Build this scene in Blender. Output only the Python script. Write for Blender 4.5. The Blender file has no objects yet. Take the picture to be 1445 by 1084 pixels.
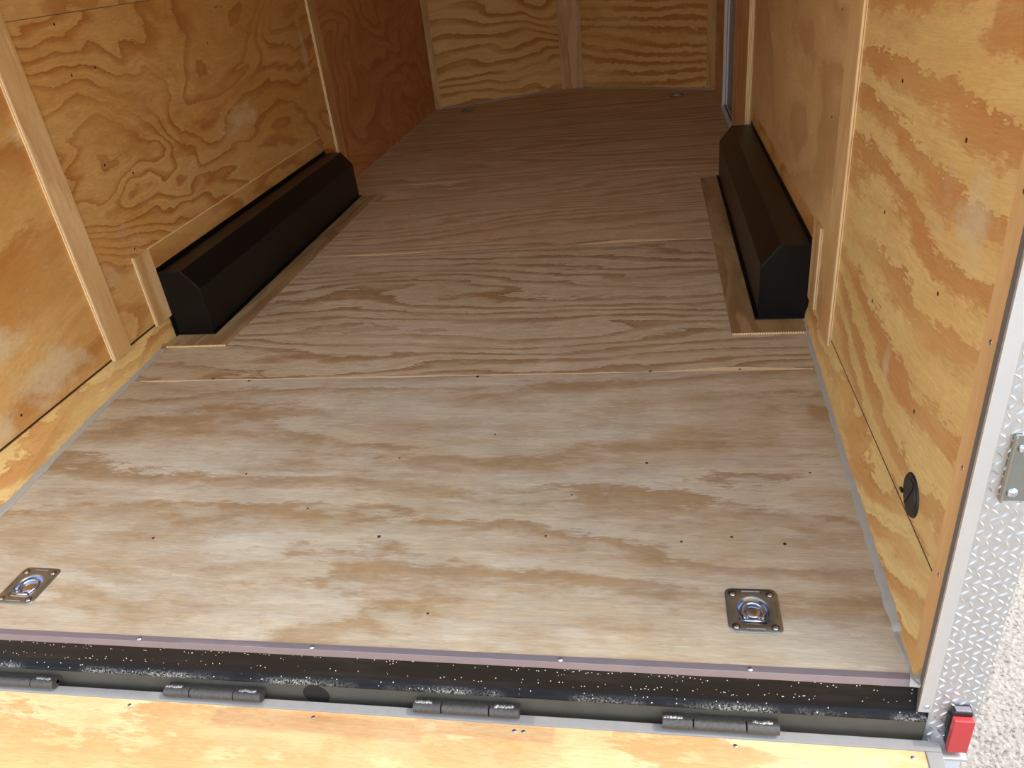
import bpy, bmesh, math, random
from mathutils import Vector, Matrix
random.seed(7)
S = bpy.context.scene
C = S.collection

# ------------------------------------------------------------------ camera
def make_camera():
    yaw, pit, rol, f = 0.2107, -0.5158, -0.1203, 1096.39
    cy, sy, cp, sp, cr, sr = math.cos(yaw), math.sin(yaw), math.cos(pit), math.sin(pit), math.cos(rol), math.sin(rol)
    fwd = Vector((-sy*cp, cy*cp, sp)); r = Vector((cy, sy, 0)); u = r.cross(fwd)
    r2 = r*cr + u*sr; u2 = -r*sr + u*cr
    cd = bpy.data.cameras.new('camera'); cam = bpy.data.objects.new('camera', cd); C.objects.link(cam)
    m = Matrix(((r2.x, u2.x, -fwd.x, 1.9169), (r2.y, u2.y, -fwd.y, -1.0632), (r2.z, u2.z, -fwd.z, 1.251), (0, 0, 0, 1)))
    cam.matrix_world = m
    cd.sensor_width = 36; cd.sensor_fit = 'HORIZONTAL'; cd.lens = f/1445*36; cd.clip_start = 0.02; cd.clip_end = 300
    S.camera = cam
make_camera()

# ------------------------------------------------------------------ world, sun, exposure
SUN_EL, SUN_AZ = 52.0, 1.0          # degrees; sun stands to the right (+x), a touch behind the opening
w = bpy.data.worlds.new('sky'); S.world = w; w.use_nodes = True
wn = w.node_tree.nodes; wl = w.node_tree.links
sky = wn.new('ShaderNodeTexSky'); sky.sky_type = 'NISHITA'; sky.sun_disc = False
sky.sun_elevation = math.radians(SUN_EL); sky.sun_rotation = math.radians(90+SUN_AZ)
sky.air_density = 1.0; sky.dust_density = 2.0; sky.ozone_density = 1.0
hs = wn.new('ShaderNodeHueSaturation'); hs.inputs['Saturation'].default_value = 0.55
wl.new(sky.outputs[0], hs.inputs['Color']); wl.new(hs.outputs[0], wn['Background'].inputs[0])
wn['Background'].inputs[1].default_value = 0.62
sd = bpy.data.lights.new('sun', 'SUN'); so = bpy.data.objects.new('sun', sd); C.objects.link(so)
sd.energy = 2.0; sd.angle = math.radians(0.3); sd.color = (1.0, 0.95, 0.86)
_e, _a = math.radians(SUN_EL), math.radians(SUN_AZ)
so.rotation_euler = Vector((math.cos(_e)*math.cos(_a), -math.cos(_e)*math.sin(_a), math.sin(_e))).to_track_quat('Z', 'Y').to_euler()
so.location = (6, -1, 8)
vs = S.view_settings; vs.view_transform = 'Standard'; vs.look = 'None'; vs.gamma = 1.0; vs.exposure = -0.03; vs.use_curve_mapping = False
S.cycles.max_bounces = 14; S.cycles.diffuse_bounces = 8; S.cycles.use_denoising = True

# ------------------------------------------------------------------ colour + node helpers
def srgb(r, g, b):
    f = lambda c: (c/255/12.92) if c/255 <= .04045 else ((c/255+.055)/1.055)**2.4
    return (f(r), f(g), f(b), 1)
class NT:
    def __init__(s, name):
        s.m = bpy.data.materials.new(name); s.m.use_nodes = True
        s.n = s.m.node_tree.nodes; s.l = s.m.node_tree.links; s.b = s.n['Principled BSDF']
    def new(s, t, **k):
        n = s.n.new(t)
        for a, v in k.items(): setattr(n, a, v)
        return n
    def put(s, sock, v):
        if hasattr(v, 'is_output') or isinstance(v, bpy.types.NodeSocket): s.l.new(v, sock)
        else: sock.default_value = v
    def math(s, op, a, b=0.0, c=None, clamp=False):
        n = s.new('ShaderNodeMath', operation=op, use_clamp=clamp); s.put(n.inputs[0], a); s.put(n.inputs[1], b)
        if c is not None: s.put(n.inputs[2], c)
        return n.outputs[0]
    def noise(s, vec, scale=1, detail=2, rough=.5, dist=0.0):
        n = s.new('ShaderNodeTexNoise'); s.l.new(vec, n.inputs['Vector']); n.inputs['Scale'].default_value = scale
        n.inputs['Detail'].default_value = detail; n.inputs['Roughness'].default_value = rough; n.inputs['Distortion'].default_value = dist
        return n.outputs['Fac']
    def comb(s, x, y, z):
        n = s.new('ShaderNodeCombineXYZ'); s.put(n.inputs[0], x); s.put(n.inputs[1], y); s.put(n.inputs[2], z); return n.outputs[0]
    def ramp(s, fac, stops, interp='LINEAR'):
        n = s.new('ShaderNodeValToRGB'); s.l.new(fac, n.inputs[0]); e = n.color_ramp.elements; n.color_ramp.interpolation = interp
        while len(e) < len(stops): e.new(0.5)
        for k, (p, c) in enumerate(stops):
            e[k].position = p; e[k].color = c if hasattr(c, '__len__') else (c, c, c, 1)
        return n.outputs[0]
    def mix(s, fac, a, b, blend='MIX'):
        n = s.new('ShaderNodeMix', data_type='RGBA', blend_type=blend); s.put(n.inputs[0], fac); s.put(n.inputs[6], a); s.put(n.inputs[7], b); return n.outputs[2]
    def smooth(s, v, lo, hi):
        n = s.new('ShaderNodeMapRange', interpolation_type='SMOOTHSTEP'); s.put(n.inputs[0], v); n.inputs[1].default_value = lo; n.inputs[2].default_value = hi; return n.outputs[0]
    def coords(s):
        t = s.new('ShaderNodeTexCoord'); p = s.new('ShaderNodeSeparateXYZ'); s.l.new(t.outputs['Object'], p.inputs[0]); return p.outputs, t.outputs['Object']
    def bump(s, h, strength=.3, dist=.001):
        n = s.new('ShaderNodeBump'); n.inputs['Strength'].default_value = strength; n.inputs['Distance'].default_value = dist
        s.l.new(h, n.inputs['Height']); s.l.new(n.outputs[0], s.b.inputs['Normal'])

def ply(name, u, v, seed, cols, N=7, lin=0, su=.5, sv=3.0, width=.5, soft=.08, warp=.0, rot=0, rough=.5, blotch=.25, fib=.25,
        detail=3, telegraph=0, ragged=.35, wear=0, spec=.4, lines=0.3, fine=.35, grey=0, bend=0, scrape=None):
    """rotary-cut plywood figure; u = grain axis index, v = cross axis, cols = (pale, mid, band, dark)"""
    t = NT(name); p, _ = t.coords(); U, V = p[u], p[v]
    mul, add, sub = (lambda x, y: t.math('MULTIPLY', x, y)), (lambda x, y: t.math('ADD', x, y)), (lambda x, y: t.math('SUBTRACT', x, y))
    if rot:
        c, s_ = math.cos(math.radians(rot)), math.sin(math.radians(rot))
        U, V = add(mul(U, c), mul(V, s_)), sub(mul(V, c), mul(U, s_))
    if bend:
        V = add(V, mul(t.math('SINE', mul(U, 3.1)), bend))
    h = t.noise(t.comb(mul(U, su), mul(V, sv), seed*7.31), 1, detail, .42, warp)
    rag = t.noise(t.comb(mul(U, su*10+3), mul(V, sv*7+6), seed+3.3), 1, 5, .65)
    rag2 = t.noise(t.comb(mul(U, 30), mul(V, 160), seed+8.3), 1, 3, .6)
    ph = add(add(mul(h, N), mul(V, lin)), add(mul(sub(rag, .5), ragged), mul(sub(rag2, .5), ragged*.5)))
    fr = t.math('FRACT', ph)
    band = mul(t.smooth(fr, 1-width-soft*2.2, 1-width+soft*1.5), sub(1, t.smooth(fr, 1-soft*.7, 1.0)))
    mod = t.noise(t.comb(mul(U, 1.1), mul(V, 3.0), seed+11), 1, 3, .6)
    band = mul(band, t.smooth(mod, .22, .58))
    # secondary fainter growth lines
    fr2 = t.math('FRACT', add(mul(ph, 2.6), mul(rag, .8)))
    band2 = mul(mul(t.smooth(fr2, .45, .85), sub(1, t.smooth(fr2, .88, 1.0))), fine)
    fibn = t.noise(t.comb(mul(U, 22), mul(V, 340), seed), 1, 3, .65)
    fibw = t.noise(t.comb(mul(U, 4), mul(V, 70), seed+5), 1, 4, .65)
    blo = t.noise(t.comb(mul(U, 1.5), mul(V, 3.6), seed+23), 1, 4, .6)
    base = t.mix(t.smooth(blo, .35, .68), cols[0], cols[1])
    c = t.mix(t.math('MULTIPLY', band, add(.35, mul(fibw, 1.0)), clamp=True), base, cols[2])
    c = t.mix(t.math('MULTIPLY', band2, t.smooth(fibw, .3, .7), clamp=True), c, cols[2])
    edge = mul(t.smooth(fr, .84, .96), sub(1, t.smooth(fr, .965, 1.0)))
    c = t.mix(t.math('MULTIPLY', mul(edge, t.smooth(mod, .3, .6)), lines), c, cols[3])
    bl = t.noise(t.comb(mul(U, 2.6), mul(V, 9), seed+41), 1, 5, .65)
    c = t.mix(mul(t.smooth(bl, .5, .72), blotch), c, cols[2])
    k = add(add(1.0, mul(sub(fibn, .5), fib*1.5)), mul(sub(fibw, .5), fib*1.4))
    if telegraph:
        tg = t.noise(t.comb(mul(U, 11), mul(V, 2.6), seed+60), 1, 3, .55)
        tg2 = t.noise(t.comb(mul(U, 5), mul(V, 16), seed+66), 1, 4, .65)
        k = add(k, mul(sub(tg, .5), telegraph*.8))
        c = t.mix(t.math('MULTIPLY', t.smooth(tg2, .48, .66), telegraph*1.6, clamp=True), c, cols[0])
    if grey:
        g = t.noise(t.comb(mul(U, 1.2), mul(V, 5), seed+71), 1, 5, .7)
        c = t.mix(mul(t.smooth(g, .5, .7), grey), c, srgb(186, 176, 170))
    c = t.mix(1.0, c, t.comb(k, k, k), 'MULTIPLY')
    if wear:
        wn_ = t.noise(t.comb(mul(U, 7), mul(V, 10), seed+80), 1, 6, .75)
        c = t.mix(mul(t.smooth(wn_, .57, .74), wear), c, srgb(222, 204, 176))
        wn2 = t.noise(t.comb(mul(U, 1.6), mul(V, 2.2), seed+88), 1, 6, .8)
        c = t.mix(mul(t.smooth(wn2, .58, .7), wear*1.2), c, srgb(216, 196, 168))
    if scrape:      # pale scraped patches: (u, v, radius u, radius v)
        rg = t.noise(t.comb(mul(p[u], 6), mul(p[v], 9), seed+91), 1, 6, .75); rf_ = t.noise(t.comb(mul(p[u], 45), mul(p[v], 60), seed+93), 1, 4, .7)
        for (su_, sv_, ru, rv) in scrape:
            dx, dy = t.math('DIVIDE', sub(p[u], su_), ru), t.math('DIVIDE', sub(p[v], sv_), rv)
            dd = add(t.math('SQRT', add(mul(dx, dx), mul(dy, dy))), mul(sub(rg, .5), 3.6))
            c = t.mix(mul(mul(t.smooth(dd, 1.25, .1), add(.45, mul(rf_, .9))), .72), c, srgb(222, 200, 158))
    t.l.new(c, t.b.inputs['Base Color']); t.b.inputs['Roughness'].default_value = rough
    t.b.inputs['Specular IOR Level'].default_value = spec
    t.bump(fibn, .25, .0006)
    return t.m

def simple(name, col, rough=.5, metal=0, nscale=0, namt=.15, bump=0, coat=0, spec=.5, bscale=None):
    t = NT(name); t.b.inputs['Roughness'].default_value = rough; t.b.inputs['Metallic'].default_value = metal
    t.b.inputs['Coat Weight'].default_value = coat; t.b.inputs['Specular IOR Level'].default_value = spec
    if nscale:
        _, o = t.coords(); n = t.noise(o, nscale, 4, .6)
        k = t.math('ADD', 1, t.math('MULTIPLY', t.math('SUBTRACT', n, .5), namt*2))
        t.l.new(t.mix(1.0, col, t.comb(k, k, k), 'MULTIPLY'), t.b.inputs['Base Color'])
        if bump: t.bump(t.noise(o, bscale or nscale, 4, .6), bump, .002)
    else: t.b.inputs['Base Color'].default_value = col
    return t.m

# ------------------------------------------------------------------ materials
WALL = (srgb(218, 172, 104), srgb(208, 156, 84), srgb(180, 114, 50), srgb(148, 86, 38))  # left boards darkened in colour for the shade on that side
WALLR = (srgb(232, 198, 128), srgb(226, 184, 112), srgb(202, 140, 78), srgb(164, 102, 52))
WALLM = (srgb(222, 184, 126), srgb(210, 170, 112), srgb(186, 140, 88), srgb(226, 196, 150))
NOSE = (srgb(240, 200, 130), srgb(232, 186, 112), srgb(196, 128, 60), srgb(150, 84, 36))
WALLD = (srgb(212, 154, 100), srgb(202, 140, 86), srgb(178, 112, 66), srgb(234, 184, 130))
FLOOR = (srgb(204, 196, 174), srgb(193, 176, 144), srgb(163, 132, 90), srgb(132, 99, 64))
FLOOR2 = (srgb(206, 194, 166), srgb(196, 178, 146), srgb(164, 132, 90), srgb(134, 98, 62))
FLOOR3 = (srgb(214, 198, 168), srgb(204, 182, 148), srgb(178, 144, 102), srgb(150, 110, 74))
BATT = (srgb(230, 192, 136), srgb(216, 170, 110), srgb(190, 136, 78), srgb(150, 98, 54))
M = {}
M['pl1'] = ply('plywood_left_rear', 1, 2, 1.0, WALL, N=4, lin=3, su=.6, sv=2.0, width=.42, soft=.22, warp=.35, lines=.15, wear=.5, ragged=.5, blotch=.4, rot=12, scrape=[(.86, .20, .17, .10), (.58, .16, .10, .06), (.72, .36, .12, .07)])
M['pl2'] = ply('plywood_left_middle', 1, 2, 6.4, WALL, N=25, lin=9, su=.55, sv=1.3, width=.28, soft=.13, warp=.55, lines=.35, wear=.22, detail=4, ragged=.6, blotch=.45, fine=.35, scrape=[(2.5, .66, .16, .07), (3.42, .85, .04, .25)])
M['pl3'] = ply('plywood_left_front', 1, 2, 9.0, WALLD, N=12, lin=2, su=1.0, sv=1.6, width=.3, soft=.15, warp=.5, lines=.25, fine=.5)
M['plu'] = ply('plywood_left_upper', 1, 2, 12.0, WALL, N=9, su=1.2, sv=2.0, width=.4, soft=.1, lines=.3, wear=.3)
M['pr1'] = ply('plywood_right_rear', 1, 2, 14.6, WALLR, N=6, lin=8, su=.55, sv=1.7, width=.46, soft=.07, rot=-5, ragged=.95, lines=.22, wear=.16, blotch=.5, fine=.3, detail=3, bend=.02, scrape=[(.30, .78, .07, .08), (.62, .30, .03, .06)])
M['pr2'] = ply('plywood_right_middle', 1, 2, 17.0, WALLM, N=5, lin=2, su=.9, sv=1.5, width=.3, soft=.2, warp=.3, lines=.2, wear=.22, fine=.3)
M['kick'] = ply('plywood_kick', 1, 2, 21.0, WALLR, N=7, lin=12, su=1.3, sv=3.0, width=.45, soft=.1, lines=.4, rot=-6, ragged=.7, blotch=.3)
M['n1'] = ply('plywood_nose_left', 0, 2, 25.0, NOSE, N=10, lin=9, su=.9, sv=1.2, width=.36, soft=.08, warp=.5, lines=.5)
M['n2'] = ply('plywood_nose_right', 0, 2, 28.0, NOSE, N=4, lin=12, su=.8, sv=1.8, width=.42, soft=.05, ragged=.8, lines=.3)
M['batten'] = ply('batten_wood', 2, 1, 31.0, BATT, N=5, su=.9, sv=7, width=.35, soft=.2, lines=.25, blotch=.35)
M['battenx'] = ply('batten_wood_nose', 2, 0, 33.0, BATT, N=5, su=.9, sv=7, width=.35, soft=.2, lines=.2, blotch=.2)
M['patch'] = ply('patch_wood', 1, 0, 35.0, (srgb(186, 160, 118), srgb(168, 138, 94), srgb(138, 106, 66), srgb(108, 78, 48)), N=6, su=1.2, sv=6, width=.4, soft=.2, lines=.2, blotch=.5)
M['patchw'] = ply('patch_wood_wall', 1, 2, 36.0, WALL, N=6, su=1.2, sv=6, width=.4, soft=.2, lines=.3, wear=.3)
M['post'] = ply('post_wood', 2, 1, 37.0, (srgb(222, 182, 126), srgb(212, 168, 110), srgb(196, 146, 90), srgb(166, 112, 66)), N=3, su=.5, sv=9, width=.3, soft=.3, lines=.1, blotch=.1)
M['f1'] = ply('floor_plywood_rear', 0, 1, 41.7, FLOOR, N=7, lin=4, su=.55, sv=2.6, width=.42, soft=.2, telegraph=.34, ragged=.9, lines=.22, blotch=.65, rough=.55, fib=.42, detail=4, fine=.35, grey=.25)
M['f2'] = ply('floor_plywood_second', 0, 1, 44.0, FLOOR2, N=11, lin=13, su=.6, sv=2.4, width=.36, soft=.09, ragged=.7, lines=.5, telegraph=.28, fib=.4, rough=.55, detail=4, fine=.45, grey=.2)
M['f3'] = ply('floor_plywood_third', 0, 1, 47.0, FLOOR3, N=10, lin=13, su=.55, sv=2.4, width=.36, soft=.14, ragged=.7, lines=.4, telegraph=.28, fib=.4, rough=.55, fine=.5, grey=.2)
M['f4'] = ply('floor_plywood_fourth', 0, 1, 50.0, FLOOR3, N=8, lin=10, su=.4, sv=3, width=.4, soft=.12, lines=.35, rough=.55, fib=.4, fine=.5)
M['f5'] = ply('floor_plywood_front', 0, 1, 53.0, FLOOR3, N=8, lin=10, su=.4, sv=3, width=.4, soft=.12, lines=.35, rough=.55, fib=.4, fine=.5)
M['ramp'] = ply('ramp_plywood', 0, 1, 61.0, (srgb(218, 186, 138), srgb(206, 164, 110), srgb(188, 132, 78), srgb(150, 98, 54)), N=6, lin=3, su=.7, sv=3, width=.42, soft=.25, ragged=1.1, blotch=.55, fib=.35, wear=.25)
def edge_mat():
    t = NT('laminated_ply_edge'); p, o = t.coords()
    st = t.math('FRACT', t.math('MULTIPLY', p[0], 125.0)); n = t.noise(t.comb(t.math('MULTIPLY', p[0], 60), t.math('MULTIPLY', p[1], 9), t.math('MULTIPLY', p[2], 9)), 1, 3, .6)
    c = t.mix(t.smooth(st, .55, .75), srgb(248, 222, 170), srgb(196, 148, 92)); c = t.mix(t.math('MULTIPLY', t.smooth(n, .5, .7), .35), c, srgb(206, 160, 104))
    t.l.new(c, t.b.inputs['Base Color']); t.b.inputs['Roughness'].default_value = .6; return t.m
M['plyedge'] = edge_mat()
M['splinter'] = simple('raw_veneer', srgb(240, 216, 168), .7, nscale=60, namt=.2)
M['dark'] = simple('dark_gap', srgb(40, 32, 26), .9)
M['gap'] = simple('splintered_gap_shade', srgb(70, 46, 30), .9, nscale=90, namt=.5)
M['caulk'] = simple('grey_caulk', srgb(176, 172, 160), .45, nscale=40, namt=.08, bump=.5, bscale=70)
M['black'] = simple('black_painted_steel', srgb(13, 13, 14), .34, nscale=6, namt=.3, bump=.05, bscale=12, spec=.3)
M['alum'] = simple('dull_sky_tinted_aluminium', srgb(146, 140, 148), .40, .5, nscale=30, namt=.08)  # grey-blue base stands in for sky reflected in the floor edge trim
M['alump'] = simple('mill_finish_aluminium', srgb(214, 214, 212), .45, .75, nscale=12, namt=.06)
M['zinc'] = simple('zinc_plated_steel', srgb(150, 154, 148), .36, .9, nscale=20, namt=.15)
M['chrome'] = simple('bright_zinc', srgb(195, 205, 225), .18, 1)
M['bolt'] = simple('bolt_steel', srgb(190, 200, 215), .25, 1)
M['screw'] = simple('screw_steel', srgb(105, 105, 112), .35, 1)
M['rubber'] = simple('grey_rubber_seal', srgb(134, 132, 128), .7, nscale=50, namt=.12)
M['rubberd'] = simple('dark_rubber', srgb(46, 44, 42), .7)
M['rubberw'] = simple('grey_brown_weatherstrip', srgb(104, 96, 88), .7)
M['hinge'] = simple('worn_hinge_steel', srgb(88, 86, 82), .45, .6, nscale=120, namt=.5, bump=.3)
M['weld'] = simple('weld_bead_steel', srgb(150, 148, 142), .4, .8, nscale=200, namt=.4, bump=.8)
M['vent'] = simple('black_plastic', srgb(34, 34, 33), .45)
M['white'] = simple('white_painted_aluminium', srgb(238, 238, 240), .3, .0)
M['doorp'] = simple('grey_door_skin', srgb(150, 142, 140), .35, .3)
M['extw'] = simple('exterior_skin', srgb(220, 222, 225), .4)
M['ceil'] = simple('ceiling_skin', srgb(242, 240, 234), .6)
M['lens'] = simple('red_lens', srgb(186, 52, 54), .35, nscale=90, namt=.12, coat=.3)

def sill_mat():
    t = NT('dusty_black_sill'); p, o = t.coords()
    dust = t.noise(t.comb(t.math('MULTIPLY', p[0], 5), t.math('MULTIPLY', p[1], 40), t.math('MULTIPLY', p[2], 40)), 1, 4, .6)
    vo = t.new('ShaderNodeTexVoronoi'); t.l.new(o, vo.inputs['Vector']); vo.inputs['Scale'].default_value = 150
    sc = t.new('ShaderNodeSeparateColor'); t.l.new(vo.outputs['Color'], sc.inputs[0])
    dens = t.noise(t.comb(t.math('MULTIPLY', p[0], 3), 0.0, t.math('MULTIPLY', p[2], 14)), 1, 3, .6)
    thr = t.math('SUBTRACT', 1.12, t.math('MULTIPLY', dens, .66))
    spk = t.math('MULTIPLY', t.math('LESS_THAN', vo.outputs['Distance'], .2), t.math('GREATER_THAN', sc.outputs[1], thr))
    c = t.mix(t.smooth(dust, .45, .8), srgb(15, 15, 16), srgb(38, 35, 32))
    fd = t.noise(t.comb(t.math('MULTIPLY', p[0], 260), t.math('MULTIPLY', p[1], 260), t.math('MULTIPLY', p[2], 260)), 1, 2, .7)
    lz = t.math('MULTIPLY', t.smooth(p[2], -.070, -.079), t.smooth(t.noise(t.comb(t.math('MULTIPLY', p[0], 3.2), 0.0, 3.0), 1, 3, .6), .45, .6))
    c = t.mix(t.math('MULTIPLY', lz, t.smooth(fd, .42, .62), clamp=True), c, srgb(150, 146, 138))
    c = t.mix(spk, c, srgb(196, 188, 170))
    t.l.new(c, t.b.inputs['Base Color']); t.b.inputs['Roughness'].default_value = .34; t.b.inputs['Specular IOR Level'].default_value = .22
    t.bump(t.noise(o, 30, 3, .6), .08, .002)
    return t.m
M['sill'] = sill_mat()
def lower_mat():
    t = NT('sunlit_dusty_black_paint'); p, o = t.coords()
    c = t.mix(t.noise(o, 14, 4, .6), srgb(70, 67, 58), srgb(100, 95, 82))  # olive lift over dusty black paint stands in for sunlight
    t.l.new(c, t.b.inputs['Base Color']); t.b.inputs['Roughness'].default_value = .6
    return t.m
M['lower'] = lower_mat()
def ground_mat():
    t = NT('sunlit_gravel_pavement'); p, o = t.coords()
    a = t.noise(o, 85, 5, .8); b = t.noise(o, 9, 3, .6)
    vo = t.new('ShaderNodeTexVoronoi'); t.l.new(o, vo.inputs['Vector']); vo.inputs['Scale'].default_value = 75
    c = t.ramp(a, [(.36, srgb(112, 98, 92)), (.44, srgb(180, 170, 158)), (.57, srgb(206, 199, 188))])
    c = t.mix(t.smooth(b, .62, .72), c, srgb(150, 136, 126))
    t.l.new(c, t.b.inputs['Base Color']); t.b.inputs['Roughness'].default_value = .9
    t.bump(t.math('ADD', a, t.math('MULTIPLY', vo.outputs['Distance'], .6)), 1.0, .02)
    return t.m
M['ground'] = ground_mat()

# ------------------------------------------------------------------ mesh helpers
def link(name, bm, mat, parent=None, smooth=False, bevel=0):
    me = bpy.data.meshes.new(name)
    bmesh.ops.recalc_face_normals(bm, faces=bm.faces)
    bm.to_mesh(me); bm.free()
    o = bpy.data.objects.new(name, me); C.objects.link(o)
    mats = mat if isinstance(mat, (list, tuple)) else [mat]
    for m_ in mats: me.materials.append(m_)
    if parent: o.parent = parent
    if smooth:
        for p_ in me.polygons: p_.use_smooth = True
    if bevel:
        b = o.modifiers.new('bevel', 'BEVEL'); b.width = bevel; b.segments = 2; b.limit_method = 'ANGLE'
    return o
def put_box(bm, x0, x1, y0, y1, z0, z1, mi=0):
    v = [bm.verts.new((x, y, z)) for z in (z0, z1) for x, y in ((x0, y0), (x1, y0), (x1, y1), (x0, y1))]
    for q in ((0, 1, 2, 3), (4, 5, 6, 7), (0, 1, 5, 4), (1, 2, 6, 5), (2, 3, 7, 6), (3, 0, 4, 7)):
        f = bm.faces.new([v[i] for i in q]); f.material_index = mi
def box(name, a, mat, parent=None, bevel=0):
    bm = bmesh.new(); put_box(bm, *a); return link(name, bm, mat, parent, bevel=bevel)
def put_hull(bm, A, B):
    """prism between two equal-length point loops"""
    n = len(A); va = [bm.verts.new(p) for p in A]; vb = [bm.verts.new(p) for p in B]
    bm.faces.new(va); bm.faces.new(vb)
    for i in range(n): bm.faces.new((va[i], va[(i+1) % n], vb[(i+1) % n], vb[i]))
def put_sweep(bm, prof, pts):
    """prof(i) -> list of xyz for station i; open strips joined, capped"""
    rings = [[bm.verts.new(p) for p in prof(i)] for i in range(len(pts))]
    n = len(rings[0])
    for a, b in zip(rings, rings[1:]):
        for i in range(n): bm.faces.new((a[i], a[(i+1) % n], b[(i+1) % n], b[i]))
    bm.faces.new(rings[0]); bm.faces.new(rings[-1])
def put_cyl(bm, c, axis, r, h, seg=20, r2=None):
    """cylinder from c along axis"""
    ax = Vector(axis).normalized(); q = ax.to_track_quat('Z', 'Y'); r2 = r if r2 is None else r2
    A = [Vector(c)+q @ Vector((r*math.cos(t), r*math.sin(t), 0)) for t in [2*math.pi*k/seg for k in range(seg)]]
    B = [Vector(c)+q @ Vector((r2*math.cos(t), r2*math.sin(t), h)) for t in [2*math.pi*k/seg for k in range(seg)]]
    put_hull(bm, A, B)
def put_dome(bm, c, axis, r, h, seg=16, rings=4):
    ax = Vector(axis).normalized(); q = ax.to_track_quat('Z', 'Y'); prev = None
    for k in range(rings):
        a = k/rings*math.pi/2
        ring = [bm.verts.new(Vector(c)+q @ Vector((r*math.cos(a)*math.cos(t), r*math.cos(a)*math.sin(t), h*math.sin(a)))) for t in [2*math.pi*j/seg for j in range(seg)]]
        if prev:
            for i in range(seg): bm.faces.new((prev[i], prev[(i+1) % seg], ring[(i+1) % seg], ring[i]))
        prev = ring
    top = bm.verts.new(Vector(c)+ax*h)
    for i in range(seg): bm.faces.new((prev[i], prev[(i+1) % seg], top))
def tag(o, label=None, cat=None, group=None, kind=None):
    if label: o['label'] = label
    if cat: o['category'] = cat
    if group: o['group'] = group
    if kind: o['kind'] = kind
    return o
def empty(name, loc=(0, 0, 0)):
    o = bpy.data.objects.new(name, None); C.objects.link(o); o.location = loc; o.empty_display_size = .1; return o
def copy_tree(o, parent=None):
    c = o.copy(); C.objects.link(c)
    if parent: c.parent = parent
    for ch in list(o.children): copy_tree(ch, c)
    return c
def screw(parent, loc, axis, r=.004, mat='screw', flat=.0012, name='screw'):
    bm = bmesh.new(); put_dome(bm, (0, 0, 0), axis, r, flat, 12, 3)
    o = link(name, bm, M[mat], parent, True); o.location = loc; return o

W = 2.4419; H = 2.15
SE = [0.0, 1.1576, 2.3768, 3.596, 4.8152, 6.62]

# ------------------------------------------------------------------ ground
bm = bmesh.new(); put_box(bm, -25, 30, -25, 35, -.75, -.55)
tag(link('ground', bm, M['ground']), 'sunlit pale gravel pavement beside the trailer', 'ground', kind='structure')

# ------------------------------------------------------------------ floor
fl = box('floor', (-.05, W+.05, .0, 6.60, -.10, -.020), M['dark']); tag(fl, 'plywood floor of the trailer', 'floor', kind='structure')
DR = [(2.108, .143, 0), (.388, .137, -.01), (.330, 5.905, 0), (2.120, 5.80, 0)]
def sheet(i, holes):
    y0, y1 = SE[i]+(.0015 if i else 0), SE[i+1]-.0015
    xs = sorted({-.012, W+.012} | {h[0]-.036 for h in holes} | {h[0]+.036 for h in holes})
    ys = sorted({y0, y1} | {h[1]-.036 for h in holes} | {h[1]+.036 for h in holes})
    bm = bmesh.new()
    top, bot = {}, {}
    for a, x in enumerate(xs):
        for b, y in enumerate(ys):
            top[a, b] = bm.verts.new((x, y, 0)); bot[a, b] = bm.verts.new((x, y, -.018))
    solid = lambda a, b: 0 <= a < len(xs)-1 and 0 <= b < len(ys)-1 and not any(abs((xs[a]+xs[a+1])/2-h[0]) < .03 and abs((ys[b]+ys[b+1])/2-h[1]) < .03 for h in holes)
    for a in range(len(xs)-1):
        for b in range(len(ys)-1):
            if not solid(a, b): continue
            bm.faces.new((top[a, b], top[a+1, b], top[a+1, b+1], top[a, b+1])); bm.faces.new((bot[a, b], bot[a, b+1], bot[a+1, b+1], bot[a+1, b]))
            for (da, db, p, q) in ((0, -1, (a, b), (a+1, b)), (1, 0, (a+1, b), (a+1, b+1)), (0, 1, (a+1, b+1), (a, b+1)), (-1, 0, (a, b+1), (a, b))):
                if not solid(a+da, b+db): bm.faces.new((top[p], top[q], bot[q], bot[p]))
    return link('floor_board', bm, M['f%d' % (i+1)], fl)
sheet(0, DR[:2]); sheet(1, []); sheet(2, []); sheet(3, [])
def nose_sheet():
    y0 = SE[4]+.0015; bm = bmesh.new()
    hs_ = DR[2:]
    # front sheet follows the vee; ring pockets are shallow so it stays whole
    pts = [(-.012, y0), (W+.012, y0), (W+.012, 5.955), (1.29, 6.575), (1.11, 6.57), (-.012, 6.055)]
    put_hull(bm, [(x, y, 0) for x, y in pts], [(x, y, -.018) for x, y in pts])
    return link('floor_board', bm, M['f5'], fl)
nose_sheet()
# splintered pale veneer along the seams
def splinter(x0, x1, y, wmax, seed, sgn=-1):
    rnd = random.Random(seed); n = int((x1-x0)/.02); bm = bmesh.new(); up, lo, dn = [], [], []
    wob = 0
    for k in range(n+1):
        x = x0+(x1-x0)*k/n; env = math.sin(math.pi*k/n)**.5
        wob = .8*wob+rnd.uniform(-.3, .3); ww = max(.001, 1.5*wmax*env*(.55+.45*math.sin(k*.21+seed))+wob*wmax*.4)
        up.append(bm.verts.new((x, y+.0005, .0007))); dn.append(bm.verts.new((x, y+sgn*ww, .0007)))
    for k in range(n):
        bm.faces.new((up[k], up[k+1], dn[k+1], dn[k]))
    r = bmesh.ops.extrude_face_region(bm, geom=bm.faces[:]); bmesh.ops.translate(bm, vec=(0, 0, -.001), verts=[v for v in r['geom'] if isinstance(v, bmesh.types.BMVert)])
    return link('torn_veneer', bm, M['splinter'], fl)
splinter(.06, .62, SE[1], .010, 1); splinter(.5, 1.35, SE[1], .004, 2); splinter(1.35, 1.75, SE[1], .006, 9); splinter(1.72, 2.40, SE[1], .016, 3, 1)
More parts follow.
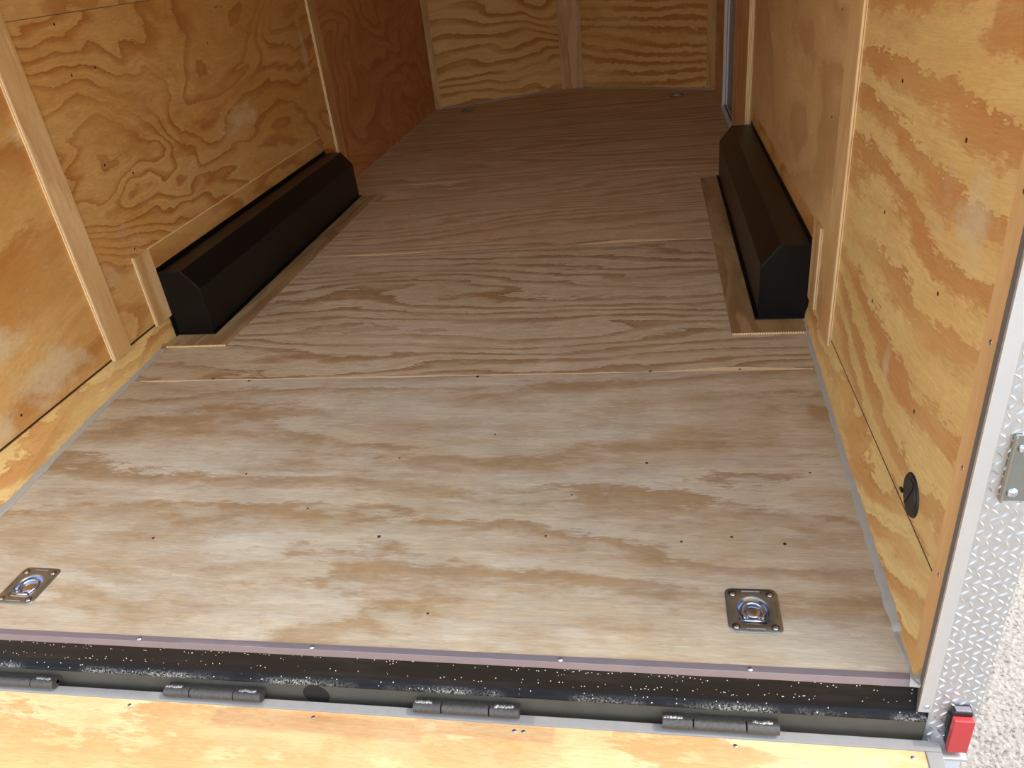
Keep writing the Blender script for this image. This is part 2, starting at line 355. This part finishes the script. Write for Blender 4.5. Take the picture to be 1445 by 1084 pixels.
splinter(.28, .9, SE[2], .014, 4); splinter(1.55, 2.17, SE[2], .022, 5, 1); splinter(.35, 1.0, SE[3], .012, 6, -1); splinter(1.8, 2.2, SE[3], .02, 8, 1)
for x, y in ((1.33, 1.148), (.50, 1.145), (.35, 1.165), (1.90, 1.163), (2.18, 1.165)):
    screw(fl, (x, y, .0), (0, 0, 1), .006, 'screw', .001)
# dark dots: filled nail holes and small knots on the rear boards
def nail(x, y, r):
    bm = bmesh.new(); put_cyl(bm, (0, 0, -.002), (0, 0, 1), r, .0025, 10); o = link('nail_hole', bm, M['dark'], fl); o.location = (x, y, 0)
for x, y, r in ((1.232, .345, .0045), (1.65, .36, .003), (1.89, .66, .004), (2.085, .37, .003), (1.19, .68, .003), (1.7, .52, .0025), (1.0, .45, .003), (.62, .32, .004), (2.2, .35, .004), (1.45, .8, .003), (1.97, .35, .003), (.75, .6, .003), (1.42, .1, .003), (2.3, .62, .003)):
    nail(x, y, r)

# ------------------------------------------------------------------ walls
wl_ = box('wall_left', (-.06, -.012, -.02, 6.07, -.3, H), M['extw']); tag(wl_, 'plywood-lined left wall of the trailer', 'wall', kind='structure')
wr_bm = bmesh.new()
put_box(wr_bm, W+.012, W+.045, -.02, 4.42, -.3, H); put_box(wr_bm, W+.012, W+.045, 5.25, 5.97, -.3, H); put_box(wr_bm, W+.012, W+.06, 4.42, 5.25, 1.95, H); put_box(wr_bm, W+.012, W+.06, 4.42, 5.25, -.3, 0)
wr_ = link('wall_right', wr_bm, M['extw']); tag(wr_, 'plywood-lined right wall of the trailer', 'wall', kind='structure')
def panel(name, a, mat, parent): return box(name, a, mat, parent)
# left: lower sheets 0.1..1.197, upper above
panel('plywood_panel', (-.012, 0, .0, 1.19, .104, 1.196), M['pl1'], wl_)
panel('plywood_panel', (-.012, 0, 1.193, 3.64, .104, 1.196), M['pl2'], wl_)
panel('plywood_panel', (-.012, 0, 3.643, 6.06, .0, 1.196), M['pl3'], wl_)
panel('plywood_panel', (-.012, .001, .0, 6.06, 1.1985, H), M['plu'], wl_)
panel('plywood_panel', (W, W+.012, .0, 1.20, .104, 1.5), M['pr1'], wr_)
panel('plywood_panel', (W, W+.012, 1.203, 4.42, .0, 1.5), M['pr2'], wr_)
panel('plywood_panel', (W, W+.012, 5.25, 5.96, .0, H), M['pr2'], wr_)
panel('plywood_panel', (W, W+.012, .0, 4.42, 1.503, H), M['plu'], wr_)
# kick boards: lower edge stands in a little towards the rear opening
LB = [(.128, .0), (.083, .41), (.032, .953), (.022, 1.17), (.002, 1.42), (.0, 1.53)]
RB = [(2.374, .0), (2.391, .5556), (2.4158, 1.162), (2.4253, 1.45), (2.430, 1.52)]
def kick(pts, top, back, parent):
    bm = bmesh.new()
    def prof(i):
        x, y = pts[i]; return [(x, y, 0), (top, y, .0935), (back, y, .0935), (back, y, -.01)]
    put_sweep(bm, prof, pts); return trim(link('trim', bm, M['kick']), parent)

box('panel_gap_shade', (-.013, -.006, 0, 1.55, .09, .11), M['gap'], wl_); box('panel_gap_shade', (W+.003, W+.013, 0, 1.55, .09, .11), M['gap'], wr_)  # brown strips stand in for the shade deep in the panel crack
# nose
def slab(name, P0, P1, z0, z1, th, mat, parent=None):
    P0, P1 = Vector((*P0, 0)), Vector((*P1, 0)); n = Vector((-(P1-P0).y, (P1-P0).x, 0)).normalized()*th
    bm = bmesh.new(); A = [P0, P1, P1+n, P0+n]
    put_hull(bm, [(p.x, p.y, z0) for p in A], [(p.x, p.y, z1) for p in A]); return link(name, bm, mat, parent)
nose = slab('wall_front', (-.012, 6.065), (1.20, 6.62), -.3, H, .05, M['extw']); tag(nose, 'vee-shaped plywood front wall of the trailer', 'wall', kind='structure')
slab('wall_backing', (1.20, 6.62), (W+.012, 5.975), -.3, H, .05, M['extw'], nose)
slab('plywood_panel', (0, 6.05), (1.20, 6.610), 0, H, .008, M['n1'], nose)
slab('plywood_panel', (1.20, 6.610), (W, 5.95), 0, H, .008, M['n2'], nose)
# battens / trims
trim_n = [0]
def trim(o, label):
    trim_n[0] += 1; o.name = 'trim_%d' % trim_n[0]; return tag(o, label, 'trim', kind='structure')
def batten(a, edge, label, mat='batten'):
    """wooden strip; its pale laminated end grain edge is a part"""
    o = box('trim', a, M[mat]); trim(o, label)
    if edge: box('laminated_edge', edge, M['plyedge'], o)
    return o
batten((0, .012, 1.142, 1.240, .094, 1.9), (0, .0125, 1.136, 1.142, .094, 1.9), 'vertical wooden batten on the left wall, nearest the rear opening')
batten((0, .012, 3.587, 3.703, .0, 2.0), (0, .0125, 3.581, 3.587, .0, 2.0), 'vertical wooden batten on the left wall at the far end of the black wheel box')
o = slab('trim', (.001, 6.045), (.055, 6.069), 0, H, -.010, M['battenx']); trim(o, 'narrow wooden corner batten where left wall meets the vee front')
o = slab('trim', (1.10, 6.558), (1.305, 6.552), 0, H, -.008, M['battenx']); trim(o, 'wide wooden batten in the centre of the vee front')
o = slab('trim', (2.375, 5.985), (2.438, 5.951), 0, H, -.010, M['battenx']); trim(o, 'narrow wooden corner batten at right end of the vee front')
batten((W-.012, W, 1.168, 1.285, .082, 1.9), (W-.0125, W, 1.155, 1.168, .082, 1.9), 'vertical wooden batten on the right wall behind the round vent')
batten((W-.028, W, 3.46, 4.08, .0, 2.0), (W-.0285, W, 3.446, 3.46, .0, 2.0), 'broad wooden jamb board beside the side door')
batten((2.391, W+.01, -.012, .047, -.01, 2.0), None, 'smooth wooden corner strip along the right edge of the rear opening', 'post')
for z in (.4565, .2296, .68, .90): screw(bpy.data.objects['trim_8'], (2.391, .020, z), (-1, 0, 0), .0045, 'bolt')
kick(LB, -.002, -.012, 'plywood kick board along the foot of the left wall'); kick(RB, W+.002, W+.012, 'plywood kick board along the foot of the right wall, below the round vent')
# wood patches framing the wheel boxes
def frame_patch(label, outer, wallx, sgn, y0, y1, bf, z0, z1):
    xi = wallx+sgn*.167
    bm = bmesh.new()
    X = lambda a, b: (min(a, b), max(a, b))
    put_box(bm, *X(wallx+sgn*.012, outer), y0, y0+bf, 0, .006); put_box(bm, *X(xi, outer), y0+bf, y1, 0, .006)
    o = link('trim', bm, M['patch']); trim(o, label)
    box('laminated_edge', (*X(wallx+sgn*.012, outer), y0-.003, y0, 0, .0062), M['plyedge'], o)
    box('laminated_edge', (*X(outer, outer+sgn*.0012), y0, y1, 0, .0058), M['patch'], o)
    return o
frame_patch('plywood patch strip on the floor around the left wheel box', .270, 0, 1, 1.425, 3.40, .10, 0, 0)
frame_patch('plywood patch strip on the floor around the right wheel box', 2.178, W, -1, 1.409, 3.33, .10, 0, 0)
bm = bmesh.new(); put_box(bm, 0, .008, 1.431, 1.530, .092, .372); o = link('trim', bm, M['batten']); trim(o, 'short upright plywood strip on left wall in front of the wheel box')
box('laminated_edge', (0, .0082, 1.425, 1.431, .092, .373), M['plyedge'], o)
o = box('trim', (0, .004, 1.530, 3.365, .27, .371), M['patchw']); trim(o, 'long low plywood strip on left wall above the wheel box')
box('laminated_edge', (0, .0042, 1.530, 3.365, .371, .3735), M['plyedge'], o)
bm = bmesh.new(); put_box(bm, W-.008, W, 1.412, 1.515, .088, .366); o = link('trim', bm, M['batten']); trim(o, 'short upright plywood strip on right wall in front of the wheel box')
box('laminated_edge', (W-.0085, W, 1.403, 1.412, .088, .367), M['plyedge'], o)
o = box('trim', (W-.004, W, 1.515, 3.30, .27, .352), M['patchw']); trim(o, 'long low plywood strip on right wall above the wheel box')
# grey sealant beads
def bead(label, pts, wd, ht, sx):
    rnd = random.Random(len(label)); P = []
    for (a, b) in zip(pts, pts[1:]):
        n = max(1, int((Vector(b)-Vector(a)).length/.02))
        for k in range(n): P.append(Vector(a).lerp(Vector(b), k/n))
    P.append(Vector(pts[-1])); bm = bmesh.new()
    def prof(i):
        j = 1+rnd.uniform(-.15, .15)+(.15 if rnd.random() < .03 else 0); d = (P[min(i+1, len(P)-1)]-P[max(i-1, 0)]).normalized(); nrm = Vector((d.y, -d.x))*sx
        return [(P[i].x+nrm.x*wd*j*c, P[i].y+nrm.y*wd*j*c, ht*j*h) for c, h in ((-.35, 1.2), (.1, .95), (.65, .6), (1.0, .12), (1.0, -.002), (-.35, -.002))]
    put_sweep(bm, prof, P); return trim(link('trim', bm, M['caulk'], smooth=True), label)
bead('grey sealant bead along the left edge of the floor', [(x-.006, y) for x, y in LB[:-1]], .022, .009, 1)
bead('grey sealant bead along the right edge of the floor', [(x+.006, y) for x, y in [(2.376, .10)]+RB[1:]], .0155, .010, -1)
bead('thin grey sealant line at the far left floor edge', [(0, 3.39), (0, 6.05)], .010, .006, 1)
bead('thin grey sealant line at the foot of the vee front', [(.06, 6.07), (1.10, 6.555), (1.30, 6.55), (2.43, 5.945)], .012, .010, 1)
# smeared flap of sealant at the rear right corner
bm = bmesh.new()
fp = [(2.3995, .115, .006), (2.376, .112, .002), (2.366, .085, .0035), (2.370, .05, .004), (2.374, .015, .0045), (2.368, -.012, .005), (2.3655, -.022, -.004), (2.383, -.024, -.003), (2.398, -.012, .009), (2.401, .03, .012), (2.402, .08, .010)]
put_hull(bm, fp, [(x, y, z-.004) for x, y, z in fp]); trim(link('trim', bm, M['caulk'], bevel=.001), 'ragged flap of grey sealant at the rear right floor corner')
# ceiling
ce = box('ceiling', (-.06, W+.06, -.05, 6.68, H, H+.05), M['ceil']); tag(ce, 'pale ceiling skin', 'ceiling', kind='structure')

# ------------------------------------------------------------------ side door
dr = box('door_1', (W+.034, W+.045, 4.42, 5.25, .0, 1.95), M['doorp']); tag(dr, 'grey side door set in a white aluminium frame', 'door', kind='structure')
box('door_jamb', (W-.002, W+.034, 5.215, 5.25, .012, 1.95), M['white'], dr)
box('jamb_groove', (W+.018, W+.021, 5.213, 5.2152, .012, 1.95), M['rubberd'], dr)
box('door_jamb', (W+.0, W+.034, 4.42, 4.45, .012, 1.95), M['white'], dr)
box('door_threshold', (W-.010, W+.034, 4.42, 5.25, .0, .012), M['white'], dr)
box('threshold_seal', (W+.014, W+.020, 4.45, 5.215, .012, .020), M['rubberd'], dr)

# ------------------------------------------------------------------ wheel boxes
def wheel_box(label, wallx, sgn, y0, y1):
    L = y1-y0; r = empty('wheel_box', (wallx, y0, 0)); tag(r, label, 'wheel box')
    pr_ = [(.001, .001), (.1666, .001), (.1666, .2015), (.1067, .2748), (.001, .2748)]
    bm = bmesh.new(); put_hull(bm, [(sgn*x, 0, z) for x, z in pr_], [(sgn*x, L, z) for x, z in pr_])
    link('housing', bm, M['black'], r, bevel=.003)
    # rolled flange against the wall: over the top and down both ends
    bm = bmesh.new()
    X = lambda a, b: (min(sgn*a, sgn*b), max(sgn*a, sgn*b))
    put_box(bm, *X(.001, .007), -.012, L+.012, .2748, .290); put_box(bm, *X(.001, .007), -.012, 0, .001, .2749); put_box(bm, *X(.001, .007), L, L+.012, .001, .2749)
    link('wall_flange', bm, M['black'], r, bevel=.002)
    bm = bmesh.new()
    put_box(bm, *X(.1666, .1786), -.006, L+.008, .006, .012); put_box(bm, *X(.001, .1786), -.010, 0, .006, .011)
    link('floor_flange', bm, M['black'], r, bevel=.002)
    bm = bmesh.new()      # weld beads around the end cap
    for (a, b) in (((.1666, .01), (.1666, .2015)), ((.1666, .2015), (.1067, .2748)), ((.1067, .2748), (.01, .2748)), ((.01, .012), (.1666, .012))):
        A = Vector((sgn*a[0], -.0005, a[1])); B = Vector((sgn*b[0], -.0005, b[1])); put_cyl(bm, A, B-A, .0018, (B-A).length, 8)
    link('weld_bead', bm, M['black'], r)
    return r
wheel_box('long black steel wheel box on the left floor edge', 0, 1, 1.5301, 3.3805)
wheel_box('long black steel wheel box on the right floor edge', W, -1, 1.5184, 3.3351)

# ------------------------------------------------------------------ recessed tie-down rings
def dring():
    r = empty('tie_down_ring')
    NSEG = 72; hw, hh, rc = .0535, .0605, .014
    def outline(t, hw=hw, hh=hh):
        c, s = math.cos(t), math.sin(t); k = min(hw/abs(c) if abs(c) > 1e-6 else 9, hh/abs(s) if abs(s) > 1e-6 else 9)
        x, y = c*k, s*k
        ax, ay = abs(x)-(hw-rc), abs(y)-(hh-rc)
        if ax > 0 and ay > 0:
            if x < 0 and y < 0:                       # chamfered corner
                # point on the chamfer line along the ray
                k2 = (hw+hh-rc)/(abs(c)+abs(s)); return c*k2, s*k2
            # ray against rounded corner
            cx_, cy_ = math.copysign(hw-rc, x), math.copysign(hh-rc, y); b_ = c*cx_+s*cy_; d = b_*b_-(cx_*cx_+cy_*cy_-rc*rc)
            k3 = b_+math.sqrt(max(d, 0)); return c*k3, s*k3
        return x, y
    def hole(t, R=.0315):
        c, s = math.cos(t), math.sin(t)
        if s < -.45: k = min(.036/abs(s), .030/abs(c) if abs(c) > 1e-6 else 9, .0405); return c*k, s*k+.004*0
        return c*R, s*R+.003*(s > 0)
    ts = [2*math.pi*(k+.5)/NSEG for k in range(NSEG)]
    def loop(bm, f, z): return [bm.verts.new((*f(t), z)) for t in ts]
    def joinl(bm, a, b):
        for i in range(NSEG): bm.faces.new((a[i], a[(i+1) % NSEG], b[(i+1) % NSEG], b[i]))
    bm = bmesh.new()
    Ls = [loop(bm, lambda t: outline(t), .0002), loop(bm, lambda t: outline(t), .002), loop(bm, lambda t: outline(t, hw-.001, hh-.001), .003),
          loop(bm, lambda t: tuple(1.12*c for c in hole(t)), .003), loop(bm, lambda t: tuple(1.04*c for c in hole(t)), .0018), loop(bm, hole, -.001)]
    for a, b in zip(Ls, Ls[1:]): joinl(bm, a, b)
    link('plate', bm, M['zinc'], r, True)
    bm = bmesh.new()
    sc = lambda k: (lambda t: tuple(k*c for c in hole(t)))
    circ = lambda R, oy=.001: (lambda t: (R*math.cos(t), R*math.sin(t)+oy))
    Ls = [loop(bm, hole, -.001), loop(bm, sc(.97), -.008), loop(bm, sc(.88), -.012), loop(bm, circ(.0185), -.012), loop(bm, circ(.0172), -.009), loop(bm, circ(.0160), -.0045), loop(bm, circ(.0135), -.0030), loop(bm, circ(.008), -.0026), loop(bm, circ(.002), -.0025)]
    for a, b in zip(Ls, Ls[1:]): joinl(bm, a, b)
    bm.faces.new(Ls[-1]); link('pan', bm, M['chrome'], r, True)
    # the D ring lying in the pan
    bm = bmesh.new(); path = []
    for k in range(25):
        t = math.radians(-38+k*(256/24)); path.append(Vector((.0225*math.cos(t), .0225*math.sin(t)+.001, -.002)))
    path = [Vector((.0165, -.026, -.002))]+path+[Vector((-.0165, -.026, -.002))]
    rings = []
    for i, p in enumerate(path):
        d = (path[min(i+1, len(path)-1)]-path[max(i-1, 0)]).normalized(); n = Vector((-d.y, d.x, 0))
        rings.append([bm.verts.new(p+n*.0037*math.cos(a)+Vector((0, 0, .0037*math.sin(a)))) for a in [2*math.pi*j/10 for j in range(10)]])
    for a, b in zip(rings, rings[1:]):
        for i in range(10): bm.faces.new((a[i], a[(i+1) % 10], b[(i+1) % 10], b[i]))
    bm.faces.new(rings[0]); bm.faces.new(rings[-1]); link('ring', bm, M['chrome'], r, True)
    bm = bmesh.new(); put_cyl(bm, (-.0205, -.028, .0005), (1, 0, 0), .0042, .041, 14); link('cross_bar', bm, M['bolt'], r, True)
    for x, y, hx, hy in ((0, .0525, .019, .0012), (0, -.0505, .019, .0012), (-.047, .002, .001, .026), (.047, .002, .001, .026)):
        bm = bmesh.new(); put_box(bm, x-hx, x+hx, y-hy, y+hy, .0028, .0042); link('stamped_rib', bm, M['bolt'] if hx > .01 else M['zinc'], r, bevel=.0006)
    for x in (-.038, .038):
        for y in (-.0455, .0445):
            bm = bmesh.new(); put_cyl(bm, (x, y, .0029), (0, 0, 1), .0085, .0004, 20); link('bolt_recess', bm, M['screw'], r)
            bm = bmesh.new(); put_dome(bm, (x+.0005, y-.0015, .003), (0, 0, 1), .0058, .0025, 16, 4); link('bolt', bm, M['bolt'], r, True)
    bm = bmesh.new(); rn = random.Random(3)
    for k in range(9):
        x = -.014+k*.0033; put_box(bm, x, x+rn.uniform(.001, .0022), -.0575, -.0545+rn.uniform(-.0008, 0), .0029, .0033)
    link('stamped_mark', bm, M['bolt'], r)
    return r
dl = ['square zinc tie-down ring recessed in the floor at rear right', 'square zinc tie-down ring recessed in the floor at rear left, cut off by picture edge',
      'small distant tie-down ring in the floor at front left', 'small distant tie-down ring in the floor at front right']
proto = dring()
for k, (x, y, rz) in enumerate(DR):
    o = proto if k == 0 else copy_tree(proto)
    o.location = (x, y, 0 if k < 2 else .010); o.rotation_euler = (0, 0, rz)
    tag(o, dl[k], 'tie-down ring', 'recessed tie-down rings in the floor')

# ------------------------------------------------------------------ wall screws and vent
for y, z in ((1.4669, 1.17), (1.4624, 1.0141), (1.5952, 1.0191), (1.4659, .7112), (1.6046, .6454), (1.4632, .3986), (.6922, .149), (2.4, 1.0), (2.42, .7), (2.8, 1.0)):
    screw(wl_, (.0, y, z), (1, 0, 0), .0048)
for y, z in ((.7886, .9069), (.3836, .8771), (.3871, .5923), (.7917, .3952), (1.4358, .9899), (1.4358, .7008), (.4007, .3215), (.7886, .62), (2.2, .95), (2.6, .9)):
    screw(wr_, (W, y, z), (-1, 0, 0), .0048)
v = empty('wall_vent', (W, .333, .157)); tag(v, 'round black plastic vent low on the right wall', 'vent')
bm = bmesh.new(); put_cyl(bm, (0, 0, 0), (-1, 0, 0), .049, .004, 40, .046); link('rim', bm, M['vent'], v, bevel=.001)
bm = bmesh.new(); put_cyl(bm, (-.004, 0, 0), (-1, 0, 0), .038, .002, 40, .036); link('flap', bm, M['vent'], v)
bm = bmesh.new(); put_box(bm, -.008, -.004, -.0025, .0025, -.034, .034); bmesh.ops.rotate(bm, matrix=Matrix.Rotation(.45, 3, 'X'), verts=bm.verts); link('rib', bm, M['vent'], v)
bm = bmesh.new(); put_box(bm, -.009, -.004, .036, .050, -.022, -.016); link('latch_tab', bm, M['vent'], v)

# ------------------------------------------------------------------ rear threshold, sill, hinges
th = empty('floor_edge_trim', (0, 0, 0)); tag(th, 'thin aluminium edge trim screwed along the rear edge of the floor', 'edge trim')
bm = bmesh.new(); x0, x1 = -.01, 2.372
prf = [(.0, .0035), (-.0155, .0035), (-.0155, -.016), (-.0135, -.016), (-.0135, .0002), (.0, .0002)]
put_hull(bm, [(x0, y, z) for y, z in prf], [(x1, y, z) for y, z in prf]); link('angle_strip', bm, M['alum'], th, bevel=.0006)
for x in (.27, .786, 1.193, 1.722, 2.086): screw(th, (x, -.0085, .0035), (0, 0, 1), .0055, 'bolt', .003)
si = empty('rear_sill', (0, 0, 0)); tag(si, 'black painted steel sill channel across the rear opening, dusted with pale specks', 'sill')
bm = bmesh.new()
prf = [(-.0135, -.001), (-.0135, -.020), (-.0155, -.032), (-.019, -.046), (-.0225, -.060), (-.026, -.070), (-.0345, -.0765), (-.0375, -.080), (-.0375, -.0835), (-.034, -.087), (-.027, -.088), (-.027, -.10), (.0, -.10), (.0, -.001)]
put_hull(bm, [(-.03, y, z) for y, z in prf], [(2.402, y, z) for y, z in prf]); link('channel', bm, M['sill'], si, bevel=.001)
box('lower_rail', (-.03, 2.408, -.028, .0, -.20, -.086), M['lower'], si)
hi = .0
bm = bmesh.new(); put_cyl(bm, (1.18, -.0275, -.124), (0, -1, 0), .030, .0012, 36); link('drain_hole', bm, M['dark'], si)
def hinge(x0, x1, label):
    L = x1-x0; r = empty('ramp_hinge', (x0, -.050, -.113)); tag(r, label, 'hinge', 'steel barrel hinges between sill and ramp')
    a, b = L*.27, L*.72
    for p, q, rr, side in ((0, a-.002, .0115, 1), (a+.001, b-.001, .0112, 0), (b+.002, L, .0115, 1)):
        bm = bmesh.new(); put_cyl(bm, (p, 0, 0), (1, 0, 0), rr, q-p, 24); k = link('knuckle', bm, M['hinge'], r, True)
        k.data.polygons[0].use_smooth = False; k.data.polygons[1].use_smooth = False
        md = k.modifiers.new('es', 'EDGE_SPLIT'); md.split_angle = math.radians(50)
        if side:
            bm = bmesh.new(); rn = random.Random(int(p*1000)+int(x0*100)); n = 12
            s0 = p+(.004 if p == 0 else .012)
            for j in range(n):
                put_dome(bm, (s0+(q-p)*.6*j/n, .004+rn.uniform(-.001, .001), .0085+rn.uniform(-.001, .001)), (0, .3, 1), .0052, .004+rn.uniform(0, .0015), 8, 3)
            link('weld_bead', bm, M['weld'], k, True)
    bm = bmesh.new(); put_box(bm, 0, L, .004, .022, -.006, .002); link('hinge_leaf', bm, M['hinge'], r)
    return r
hinge(.345, .552, 'worn steel ramp hinge at the left picture edge')
hinge(.834, 1.065, 'worn steel ramp hinge below the left half of the sill, welded ends')
hinge(1.410, 1.633, 'worn steel ramp hinge at the middle of the sill')
hinge(1.920, 2.1405, 'worn steel ramp hinge nearest the red marker light')

# ------------------------------------------------------------------ ramp door
rp = empty('ramp_door', (0, -.050, -.13)); tag(rp, 'lowered plywood ramp door with grey rubber edge, in sunlight', 'ramp')
sl = -.185
def rpz(y): return (y*-1)*sl
def rbox(name, x0, x1, y0, y1, zt, zb, mat, bevel=0):
    bm = bmesh.new(); P = [(x0, y0), (x1, y0), (x1, y1), (x0, y1)]
    put_hull(bm, [(x, y, rpz(y)+zt) for x, y in P], [(x, y, rpz(y)+zb) for x, y in P]); return link(name, bm, mat, rp, bevel=bevel)
rbox('plywood_deck', -.01, 2.399, -2.2, -.012, .0, -.018, M['ramp'])
rbox('edge_seal', -.01, 2.428, -.014, .006, .003, -.028, M['rubber'], .002)
rbox('side_seal', 2.399, 2.428, -2.2, -.014, .003, -.028, M['rubber'], .002)
rbox('ramp_skin', -.01, 2.428, -2.2, -.012, -.0185, -.040, M['alum'])
for x in (.27, .7504, 1.1882, 1.6237, 1.6426, 2.0572, 2.375): screw(rp, (x, -.026, rpz(-.026)), (0, 0, 1), .0045, 'bolt', .001)

# ------------------------------------------------------------------ rear frame at the right (diamond plate)
def diamond_mat():
    t = NT('diamond_tread_aluminium'); p, o = t.coords()
    t.b.inputs['Metallic'].default_value = .85; t.b.inputs['Roughness'].default_value = .38
    n = t.noise(o, 60, 4, .6); t.l.new(t.mix(n, srgb(186, 187, 186), srgb(228, 228, 226)), t.b.inputs['Base Color'])
    t.bump(t.noise(o, 150, 3, .6), .45, .002)
    return t.m
M['diamond'] = diamond_mat()
rf = empty('rear_corner_post', (2.385, -.03, 0)); tag(rf, 'bright aluminium corner post with diamond tread plate at the right of the rear opening', 'post')
X0, X1 = 2.385-2.385, 2.4887-2.385
box('rubber_strip', (.0, .0135, .004, .0175, -.09, 2.1), M['rubberw'], rf)
box('tread_plate', (.0205, X1, .0, .03, -.150, 2.1), M['diamond'], rf)
bm = bmesh.new(); put_box(bm, 0, .0225, -.003, .004, -.062, 2.1); link('flat_trim', bm, M['alump'], rf, bevel=.001)
bm = bmesh.new(); rows = 0     # raised tread lugs, alternating diagonals
z = -.141
while z < 1.0:
    for c, x in enumerate((.030, .0445, .059, .0735, .088, .0985)):
        zz = z+(.0085 if c % 2 else 0)+random.uniform(-.001, .001); ang = math.radians(42 if (c+rows) % 2 else -48)+random.uniform(-.25, .25)
        d = Vector((math.cos(ang), 0, math.sin(ang))); n = Vector((-d.z, 0, d.x)); Ln, wd = random.uniform(.0068, .0086) if c < 5 else .0045, .0021; c0 = Vector((x, 0, zz))
        A = [c0-d*Ln, c0-n*wd, c0+d*Ln, c0+n*wd]
        vb = [bm.verts.new(q) for q in A]; vt = bm.verts.new(c0-d*Ln*.5+Vector((0, -.0022, 0))); vt2 = bm.verts.new(c0+d*Ln*.5+Vector((0, -.0022, 0)))
        for f in ((vb[0], vb[1], vt), (vb[1], vt2, vt), (vb[1], vb[2], vt2), (vb[2], vb[3], vt2), (vb[3], vt, vt2), (vb[3], vb[0], vt)): bm.faces.new(f)
    z += .0165; rows += 1
link('tread_lug', bm, M['diamond'], rf)
bm = bmesh.new(); put_box(bm, .0, .090, -.032, .012, -.158, -.150); link('bottom_flange', bm, M['alump'], rf, bevel=.001)
for x, y, z in ((.0188, -.003, -.046),): screw(rf, (x-.006, y, z), (0, -1, 0), .0048, 'bolt', .003)
screw(rf, (.0477-.012, -.016, -.150), (0, 0, 1), .0065, 'bolt', .004)
kb = empty('door_bar_keeper', (2.427, -.031, .435)); tag(kb, 'zinc keeper bracket bolted to the diamond plate at the right picture edge', 'bracket')
bm = bmesh.new(); put_box(bm, .002, .075, -.003, -.0003, .0, .121); link('back_plate', bm, M['zinc'], kb, bevel=.002)
bm = bmesh.new(); put_box(bm, .0, .004, -.010, -.0003, .0, .121); link('raised_edge', bm, M['zinc'], kb, bevel=.002)
for x, z in ((.017, .016), (.017, .097), (.060, .016), (.060, .097)):
    bm = bmesh.new(); put_dome(bm, (x, -.003, z), (0, -1, 0), .0085, .0055, 20, 5); link('bolt', bm, M['chrome'], kb, True)
ml = empty('marker_light', (2.4565, -.031, -.0875)); tag(ml, 'small rectangular red marker light in a dark housing on the diamond plate', 'marker light')
box('housing', (-.0165, .0165, -.014, 0, -.050, .046), M['vent'], ml, bevel=.002)
box('lens', (-.0175, .0175, -.026, -.014, -.052, .036), M['lens'], ml, bevel=.0015)
box('top_clip', (-.013, .013, -.013, -.002, .046, .049), M['alum'], ml, bevel=.0005)
box('wire_notch', (-.020, -.0165, -.009, 0, -.01, .03), M['rubberd'], ml)

# ------------------------------------------------------------------ outer body the photo does not show but light meets
hd = box('trim', (-.12, W+.047, -.085, .0, 2.05, H+.06), M['alump']); trim(hd, 'unseen aluminium header over the rear opening, set out to shade it')  # unseen header, depth set to keep sun off floor and sill
lp = box('trim', (-.06, .02, -.03, -.0005, -.15, 2.05), M['alump']); trim(lp, 'aluminium post at the left of the rear opening')

lb = empty('ramp_shadow_bar', (2.44, -.034, .84)); tag(lb, 'unseen tall steel bar added off the right corner post to cast the ramp shadow', 'shadow caster')  # unseen bar, added and shaped to throw the shadow on the ramp
bm = bmesh.new(); put_box(bm, .0, .03, -.098, -.058, .34, .92); link('bar', bm, M['zinc'], lb, bevel=.003)
bm = bmesh.new(); put_box(bm, .0, .03, -.075, -.045, .0, .34); link('lower_bar', bm, M['zinc'], lb, bevel=.003)
for z in (.10, .86):
    bm = bmesh.new(); put_box(bm, -.005, .035, -.07, .0005, z-.03, z+.03); link('mount', bm, M['zinc'], lb, bevel=.002)
